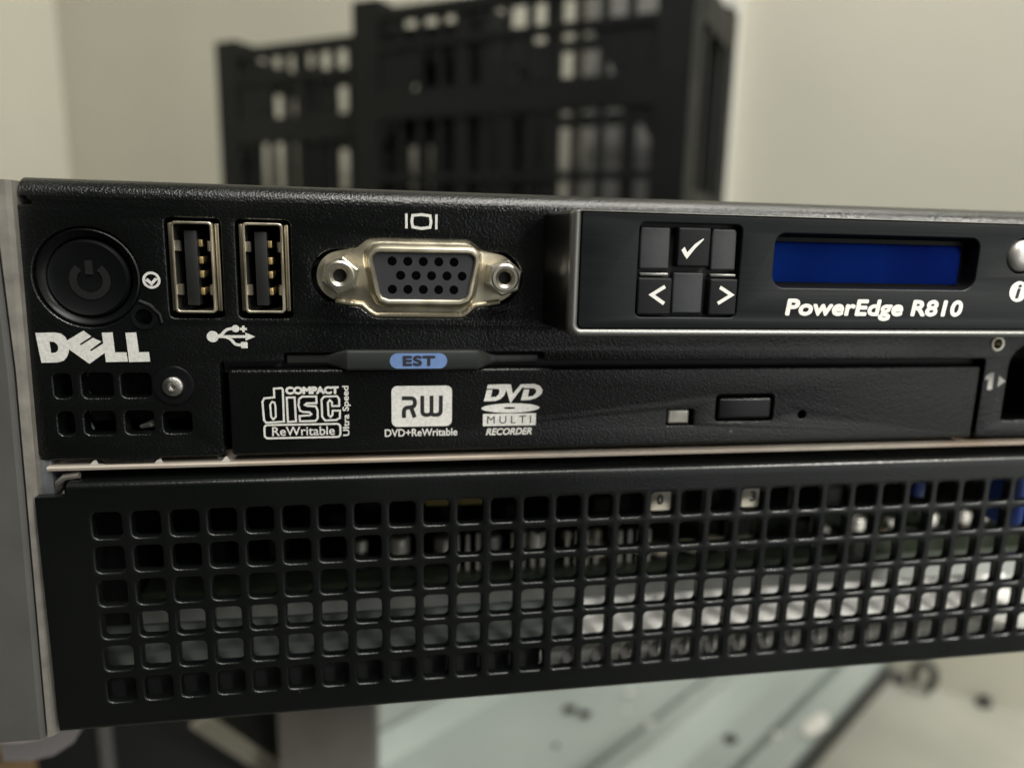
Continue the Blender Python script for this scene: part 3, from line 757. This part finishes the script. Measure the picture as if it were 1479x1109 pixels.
mb.fill([circ(ec[0], ec[1], 4.75, 40, 0.78), circ(ec[0] - 0.2, ec[1], 0.95, 20, 0.17)], YB - 0.012)
mb.obj('recorder_mark', PRINT, dv, smooth=False)
a, b = dl(165, 825), dl(1118, 615)
mb = MB(); mb.fill([[(a[0], a[1]), (b[0], a[1]), (b[0], b[1]), (a[0], b[1])]], YB); mb.obj('recorder_patch', PRINT, dv, smooth=False)
a, b = dl(240, 785), dl(1030, 655); text('recorder_lettering', 'MULTI', a[0], b[0], a[1], b[1], YB - 0.02, INK, dv, space=1.5)
a, b = dl(222, 985), dl(1050, 862); text('recorder_lettering', 'RECORDER', a[0], b[0], a[1], b[1], YB, PRINT, dv, bold=0.11, shear=0.25)

# ---- bare metal strip between the upper and lower halves
mb = MB(); mb.loft([[(x, y, z) for y, z in ((FY - 0.45, 4.68), (FY - 0.7, 4.85), (FY - 0.7, 5.2), (FY - 0.45, 5.4), (9, 5.4), (9, 4.68))] for x in (-13.7, XR)], True, True, True)
mb.obj('metal_strip', STRIP, S, smooth=25)
mb = MB()
for x in (-7.3, 1.75, 11.4):
    mb.add([(x - 0.7, FY - 0.4, 5.42), (x + 0.7, FY - 0.4, 5.42), (x + 0.15, FY + 0.3, 6.1), (x - 0.15, FY + 0.3, 6.1)], [(0, 1, 2, 3)])
mb.obj('strip_tabs', ZINC, S, smooth=False)

# ---- control panel with the display
CP = bpy.data.objects.new('control_panel', None); COL.objects.link(CP); CP.parent = S; CP.location = -S.location
YC = -11.0; XP1 = 300
mb = MB()
def body_ring(d, y, grow=0.0): return [(a, y, b) for a, b in inset(rrect(61.3, XP1, 26.45, 44.25, (1.9, 1.9, 0.7, 0.7), 6), d)]
inner = rrect(62.75, XP1 - 1.6, 27.75, 44.0, (0.7, 0.7, 0.25, 0.25), 6)
mb.loft([[(a - (0.9 if a < 70 else 0), FY - 0.02, b) for a, _, b in body_ring(-0.02, 0)], body_ring(0, YC + 1.6), body_ring(0.2, YC + 1.2), [(a, YC + 1.2, b) for a, b in inner]])
mb.obj('panel_body', SMOOTH, CP)
mb = MB(); rr_ = []
oo = rrect(61.3, XP1, 26.45, 44.25, (1.9, 1.9, 0.7, 0.7), 6)
for k in range(9):
    a = k / 8 * math.pi
    t_ = (1 - math.cos(a)) / 2
    y_ = YC + 0.75 * (1 - math.sin(a)) + (0.45 if k == 0 else 0)
    rr_.append([(p0[0] + (p1[0] - p0[0]) * t_, y_, p0[1] + (p1[1] - p0[1]) * t_) for p0, p1 in zip(inset(oo, 0.02), inner)])
rr_.insert(0, [(a, YC + 1.65, b) for a, _, b in rr_[0]])
mb.loft(rr_)
mb.obj('panel_rim', FRAME, CP)
pad = rrect(71.2, 86.7, 29.45, 42.75, 0.9, 6); disp = rrect(92.0, 125.9, 33.9, 41.75, (2.0, 2.0, 1.5, 1.5), 6); infoh = circ(133.7, 39.3, 2.75, 32)
mb = MB(); mb.plate(rrect(62.85, XP1 - 1.7, 27.85, 43.9, (0.65, 0.65, 0.2, 0.2), 6), [pad, disp, infoh], YC + 0.18, 1.6, 0.22, 0.08)
mb.obj('panel_face', FACE, CP)
MB().box(70.5, 87.5, YC + 1.8, YC + 2.4, 28.8, 43.4).obj('pad_well', DARK, CP, smooth=False)
# six keys: three shallow blanks, three with marks
def key(x0, x1, z0, z1, y, mtl, slope=0.0, name='key_button'):
    o_ = rrect(x0, x1, z0, z1, 0.25, 3)
    mb = MB(); mb.plate(o_, [], y, 3.0, 0.25, 0.28)
    if slope:
        mb.v = [(a, b + slope * (1 - (c - z0) / (z1 - z0)), c) for a, b, c in mb.v]
    return mb.obj(name, mtl, CP)
kb = key(71.6, 76.1, 36.25, 42.2, YC + 1.0, BLANK, -0.25, 'blank_key'); key(82.4, 86.3, 36.25, 42.2, YC + 1.0, BLANK, -0.25, 'blank_key'); key(76.9, 81.6, 29.9, 35.9, YC + 1.0, BLANK, -0.2, 'blank_key')
k1 = key(77.0, 81.9, 36.7, 42.2, YC + 0.15, RUBBER); k2 = key(71.4, 76.5, 29.75, 35.05, YC + 0.15, RUBBER); k3 = key(82.3, 86.6, 29.75, 35.05, YC + 0.15, RUBBER)
YK = YC + 0.12
mb = MB(); mb.fill([[(77.55, 39.05), (78.0, 39.5), (78.45, 38.75), (79.5, 39.9), (80.75, 40.75), (80.85, 40.6), (79.6, 39.3), (78.45, 37.8), (77.95, 38.4)][::-1]], YK); mb.obj('tick_mark', CLEAN, k1, smooth=False)
mb = MB(); stroke(mb, [(75.45, 33.85), (73.5, 32.65), (75.45, 31.4)], 0.52, YK); mb.obj('left_mark', CLEAN, k2, smooth=False)
mb = MB(); stroke(mb, [(83.85, 33.85), (85.75, 32.75), (83.7, 31.5)], 0.52, YK); mb.obj('right_mark', CLEAN, k3, smooth=False)
# thin bright ledges between the keys
MB().bevbox(71.7, 76.0, YC + 0.55, YC + 1.6, 35.3, 35.75, 0.15).obj('key_ledge', FRAME, CP)
MB().bevbox(82.4, 86.4, YC + 0.55, YC + 1.6, 35.3, 35.75, 0.15).obj('key_ledge', FRAME, CP)
# display well, glass
mb = MB(); ro = inset(disp, 0.1)
mb.loft([[(a, YC + 0.4, b) for a, b in disp], [(a, YC + 2.6, b) for a, b in inset(disp, 0.5)]]); mb.fill([inset(disp, 0.45)], YC + 2.6)
mb.obj('display_well', mat('display_black', (0.003, 0.003, 0.0035), 0.5, spec=0.2), CP)
MB().bevbox(91.2, 124.6, YC + 2.25, YC + 2.55, 34.6, 40.6, 0.1).obj('display_screen', LCD, CP)
text('product_lettering', 'PowerEdge R810', 94.5, 124.4, 29.05, 32.35, YC + 0.15, CLEAN, CP, bold=0.33, shear=0.09, space=1.02)
MB().lathe(133.8, 39.3, [(2.5, YC + 2.0), (2.5, YC + 0.6), (2.3, YC + 0.1), (1.8, YC - 0.3), (1.0, YC - 0.5), (0.3, YC - 0.55)], 32, cap1=True).obj('info_button', mat('silver_button', (0.62, 0.60, 0.57), 0.35, metal=0.7), CP)
mb = MB(); mb.fill([circ(133.9, 33.8, 1.62, 32)], YC + 0.15); im = mb.obj('info_patch', CLEAN, CP, smooth=False)
text('info_lettering', 'i', 133.45, 134.35, 32.75, 34.9, YC + 0.12, INK, im, bold=0.12, shear=0.12)

# ---- lower perforated grille: one folded sheet with every hole cut
PT = 5.45; HW = 2.03; HZ = 2.08
C0, C1 = -1, 29
mb = MB()
hole = rrect(-HW, HW, -HZ, HZ, 0.75, 3)
def cell(cx, cz):
    def edge(p):
        k = 2.725 / max(abs(p[0]) , abs(p[1])); return (p[0] * k, p[1] * k)
    outerc = [edge(p) for p in hole]
    # snap the ring's nearest points on to the cell corners
    for sx in (-1, 1):
        for sz in (-1, 1):
            i = min(range(len(outerc)), key=lambda j: (outerc[j][0] - sx * 2.725) ** 2 + (outerc[j][1] - sz * 2.725) ** 2)
            outerc[i] = (sx * 2.725, sz * 2.725)
    rings = [[(cx + a, 0, cz + b) for a, b in outerc]]
    for d, y in ((-0.34, 0.0), (-0.17, 0.05), (-0.05, 0.17), (0, 0.36), (0, 1.55)):
        rings.append([(cx + a, y, cz + b) for a, b in inset(hole, d)])
    rings.append([(cx + a, 1.55, cz + b) for a, b in outerc])
    mb.loft(rings)
for r in range(1, 7):
    for c in range(C0, C1 + 1):
        cell(c * PT, -r * PT + 2.08)
xa, xb = C0 * PT - 2.725, C1 * PT + 2.725
za, zb_ = -6 * PT + 2.08 - 2.725, -PT + 2.08 + 2.725
GX1 = 166
ZG = 3.3; ZB = -37.2
def slab(x0, x1, z0, z1): mb.box(x0, x1, 0, 1.55, z0, z1)
slab(-14.9, xa, ZB + 0.8, 1.4); slab(xb, GX1, ZB + 0.8, ZG - 0.8); slab(xa, xb, ZB + 0.8, za); slab(xa, xb, zb_, 1.4)
# top fold with rounded edge, starting right of the notched corner
def fold(x0, x1, zt, z_in, depth):
    r = [(1.55, z_in), (0, z_in)]
    for k in range(7):
        a = k / 6 * math.pi / 2; r.append((0.9 - 0.9 * math.cos(a), zt - 0.9 + 0.9 * math.sin(a)))
    r += [(depth, zt), (depth, zt - 1)]
    rings = [[(x, y, z) for y, z in r] for x in (x0, x1)]
    mb.loft(rings, True, True, True)
fold(-10.6, GX1, ZG, 1.4, 7.5)
rb = [(1.55, ZB + 0.8), (0, ZB + 0.8), (0.12, ZB + 0.35), (0.45, ZB + 0.08), (0.9, ZB), (9, ZB), (9, ZB + 1)]
mb.loft([[(x, y, z) for y, z in rb] for x in (-14.9, GX1)], True, True, True)
mb.obj('perforated_grille', GRILLE, S, smooth=40)
# bent metal corner at the notch and the side wall edge
mb = MB(); mb.tube([(-13.4, 4.5, 0.8), (-12.8, 3.2, 2.6), (-11.6, 2.6, 3.6), (-9.6, 2.6, 3.9)], 0.55, 8); mb.obj('corner_tab', ZINC, S)
MB().bevbox(-15.2, -13.5, 3.0, 9, 0.2, 6.2, 0.2).obj('side_edge', mat('dull_blue_zinc', (0.20, 0.215, 0.23), 0.45, metal=0.5), S)

# ---- what shows through the grille
BD = bpy.data.objects.new('circuit_board', None); COL.objects.link(BD); BD.parent = S; BD.location = -S.location
MB().box(-12, 215, 31, 33, -35.1, -31.5).obj('board_edge', mat('board_support', (0.36, 0.37, 0.35), 0.5, metal=0.2), BD, smooth=False)
MB().box(-12, 215, 31, 118, -31.3, -29.8).obj('board', PCB, BD, smooth=False)
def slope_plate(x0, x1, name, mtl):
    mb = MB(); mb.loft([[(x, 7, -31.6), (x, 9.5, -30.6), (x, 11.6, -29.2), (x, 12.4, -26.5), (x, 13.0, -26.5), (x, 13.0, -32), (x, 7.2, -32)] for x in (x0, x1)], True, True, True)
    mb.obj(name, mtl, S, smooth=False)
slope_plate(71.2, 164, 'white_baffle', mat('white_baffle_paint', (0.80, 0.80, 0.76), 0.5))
slope_plate(-12, 71, 'shaded_baffle', mat('shaded_baffle_tone', (0.10, 0.113, 0.105), 0.45, metal=0.2, var=0.3, vscale=50))  # left run of the same baffle, shade put into its colour
MB().box(-12, 215, 27.2, 30.5, -35, -31.4).obj('rear_strip', mat('rear_strip_grey', (0.25, 0.26, 0.25), 0.5), S, smooth=False)
def cyl(x, y, z0, h, r, mtl, name='capacitor'):
    mb = MB(); n = 16
    hc = min(h * 0.6, r * 1.5)
    rr = [(r, 0), (r, h - hc), (r * 0.97, h - hc + 0.1), (r, h - 0.5), (r * 0.86, h)]
    mb.loft([[(x + q * math.cos(2 * math.pi * i / n), y + q * math.sin(2 * math.pi * i / n), z0 + hh) for i in range(n)] for q, hh in rr], True, False, True)
    me = mb.mesh(name); me.materials.append(CHIP); me.materials.append(mtl)
    for p_ in me.polygons:
        if p_.center.z > (z0 + h - hc + 0.05) * MM: p_.material_index = 1
    return link_mesh(name, me, BD)
def on_plane_y(px, py, y):
    d = FWD * 1056.3 + RIGHT * (px - 739.5) - UP * (py - 554.5)
    c = Vector((35.93, -111.46, 39.99)); return c + d * ((y - c.y) / d.y)
# white and metal components standing on the board, placed in a loose row
for (px, py, r, mtl, yy) in [(520, 792, 1.5, CAPS, 36), (576, 793, 2.4, CAPS, 36), (641, 792, 2.2, CAPS, 38), (713, 787, 2.0, CAPS, 38), (774, 784, 2.2, CAPS, 37),
                         (820, 776, 1.2, CREAM, 40), (862, 775, 1.4, CREAM, 40), (1190, 796, 1.8, CAPS, 42), (1243, 762, 2.2, CAPS, 40), (1289, 757, 1.1, CAPS, 44), (1349, 755, 2.2, CAPS, 42), (1397, 752, 2.2, CAPS, 42), (1425, 746, 1.4, CAPS, 44),
                         (862, 806, 2.6, CREAM, 34), (955, 815, 2.6, CREAM, 34), (1001, 811, 2.6, CREAM, 35), (1040, 805, 3.0, CREAM, 36), (1082, 806, 2.8, CREAM, 36), (1160, 800, 1.3, BRONZE, 37), (1232, 800, 1.3, BRONZE, 38), (1280, 805, 1.3, BRONZE, 38), (1345, 800, 1.3, BRONZE, 38), (1395, 806, 1.3, BRONZE, 38), (1455, 792, 1.3, BRONZE, 40)]:
    q = on_plane_y(px, py, yy)
    h = max(2.0, q.z + r * 0.9 + 29.6)
    cyl(q.x, yy + r, -29.7, h, r, mtl)
for k in range(26):
    x = -8 + k * 6.6 + rnd.uniform(-1, 1); y = rnd.uniform(38, 70)
    w_, d_, h_ = rnd.uniform(2.5, 6), rnd.uniform(2, 5), rnd.uniform(2, 9)
    box_part('chip', x - w_ / 2, x + w_ / 2, y, y + d_, -29.7, -29.7 + h_, CHIP if k % 3 else PCB, BD)
# pin header strips
for x0 in (50, 62, 74, 86):
    mb = MB()
    for k in range(4): mb.box(x0 + k * 2.2, x0 + k * 2.2 + 0.7, 33.6, 34.3, -29.7, -21.5 - (x0 - 50) * 0.02)
    mb.obj('pin_header', CAPS, BD, smooth=False)
# slot numbers on white labels behind the grille's top row
for px, py, dgt in ((953, 722, '0'), (1087, 717, '3')):
    q = on_plane_y(px, py, 5.5)
    mb = MB(); mb.fill([rrect(q.x - 2.0, q.x + 2.0, q.z - 1.9, q.z + 2.1, 0.3)], 5.5)
    mb.box(q.x - 2.0, q.x + 2.0, 5.55, 6.5, q.z - 1.9, q.z + 2.1); lb = mb.obj('slot_label', mat('slot_white', (0.72, 0.68, 0.56), 0.5), S, smooth=False)
    text('slot_lettering', dgt, q.x - 0.55, q.x + 0.65, q.z - 0.85, q.z + 1.05, 5.46, INK, lb, bold=0.15)
q = on_plane_y(1467, 740, 8)
MB().bevbox(q.x - 2.4, q.x + 6, 8, 14, -14, 2.2, 0.4).obj('blue_latch', BLUE, S)
q = on_plane_y(1330, 704, 20); MB().bevbox(q.x - 1.2, q.x + 1.2, 20, 24, q.z - 2.2, q.z + 2.6, 0.4).obj('blue_clip', BLUE, S)
mb = MB(); a, b = on_plane_y(615, 727, 22), on_plane_y(700, 722, 22)
mb.box(a.x, b.x, 22, 26, a.z - 0.5, a.z + 0.9); mb.obj('yellow_stripe', mat('dull_yellow', (0.25, 0.20, 0.05), 0.5), S, smooth=False)
# slanted louvres low down behind the grille
lm = None
MB().box(-12, 62, 3.2, 3.8, -36, -28.9).obj('shade_strip', DARK, S, smooth=False)  # dark strip added in place of shade behind the left bottom holes
for k in range(13, 30):
    x = C0 * PT + k * PT + 2
    if lm is None:
        mb = MB(); mb.loft([[(-2.6, 3.0, -34.8), (-2.6, 7.0, -34.8), (-2.6, 7.0, -33.0)], [(2.6, 3.0, -34.8), (2.6, 7.0, -34.8), (2.6, 7.0, -33.0)]], True, True, True)
        mb.v = [(a * 0.6 + (b - 5) * 0.6, b + a * 0.5, c) for a, b, c in mb.v]
        lm = mb.mesh('louvre', False); lm.materials.append(mat('louvre_metal', (0.055, 0.053, 0.050), 0.5))
    o = link_mesh('louvre', lm, S); o.location = -S.location + Vector((x, 0, 0)) * MM
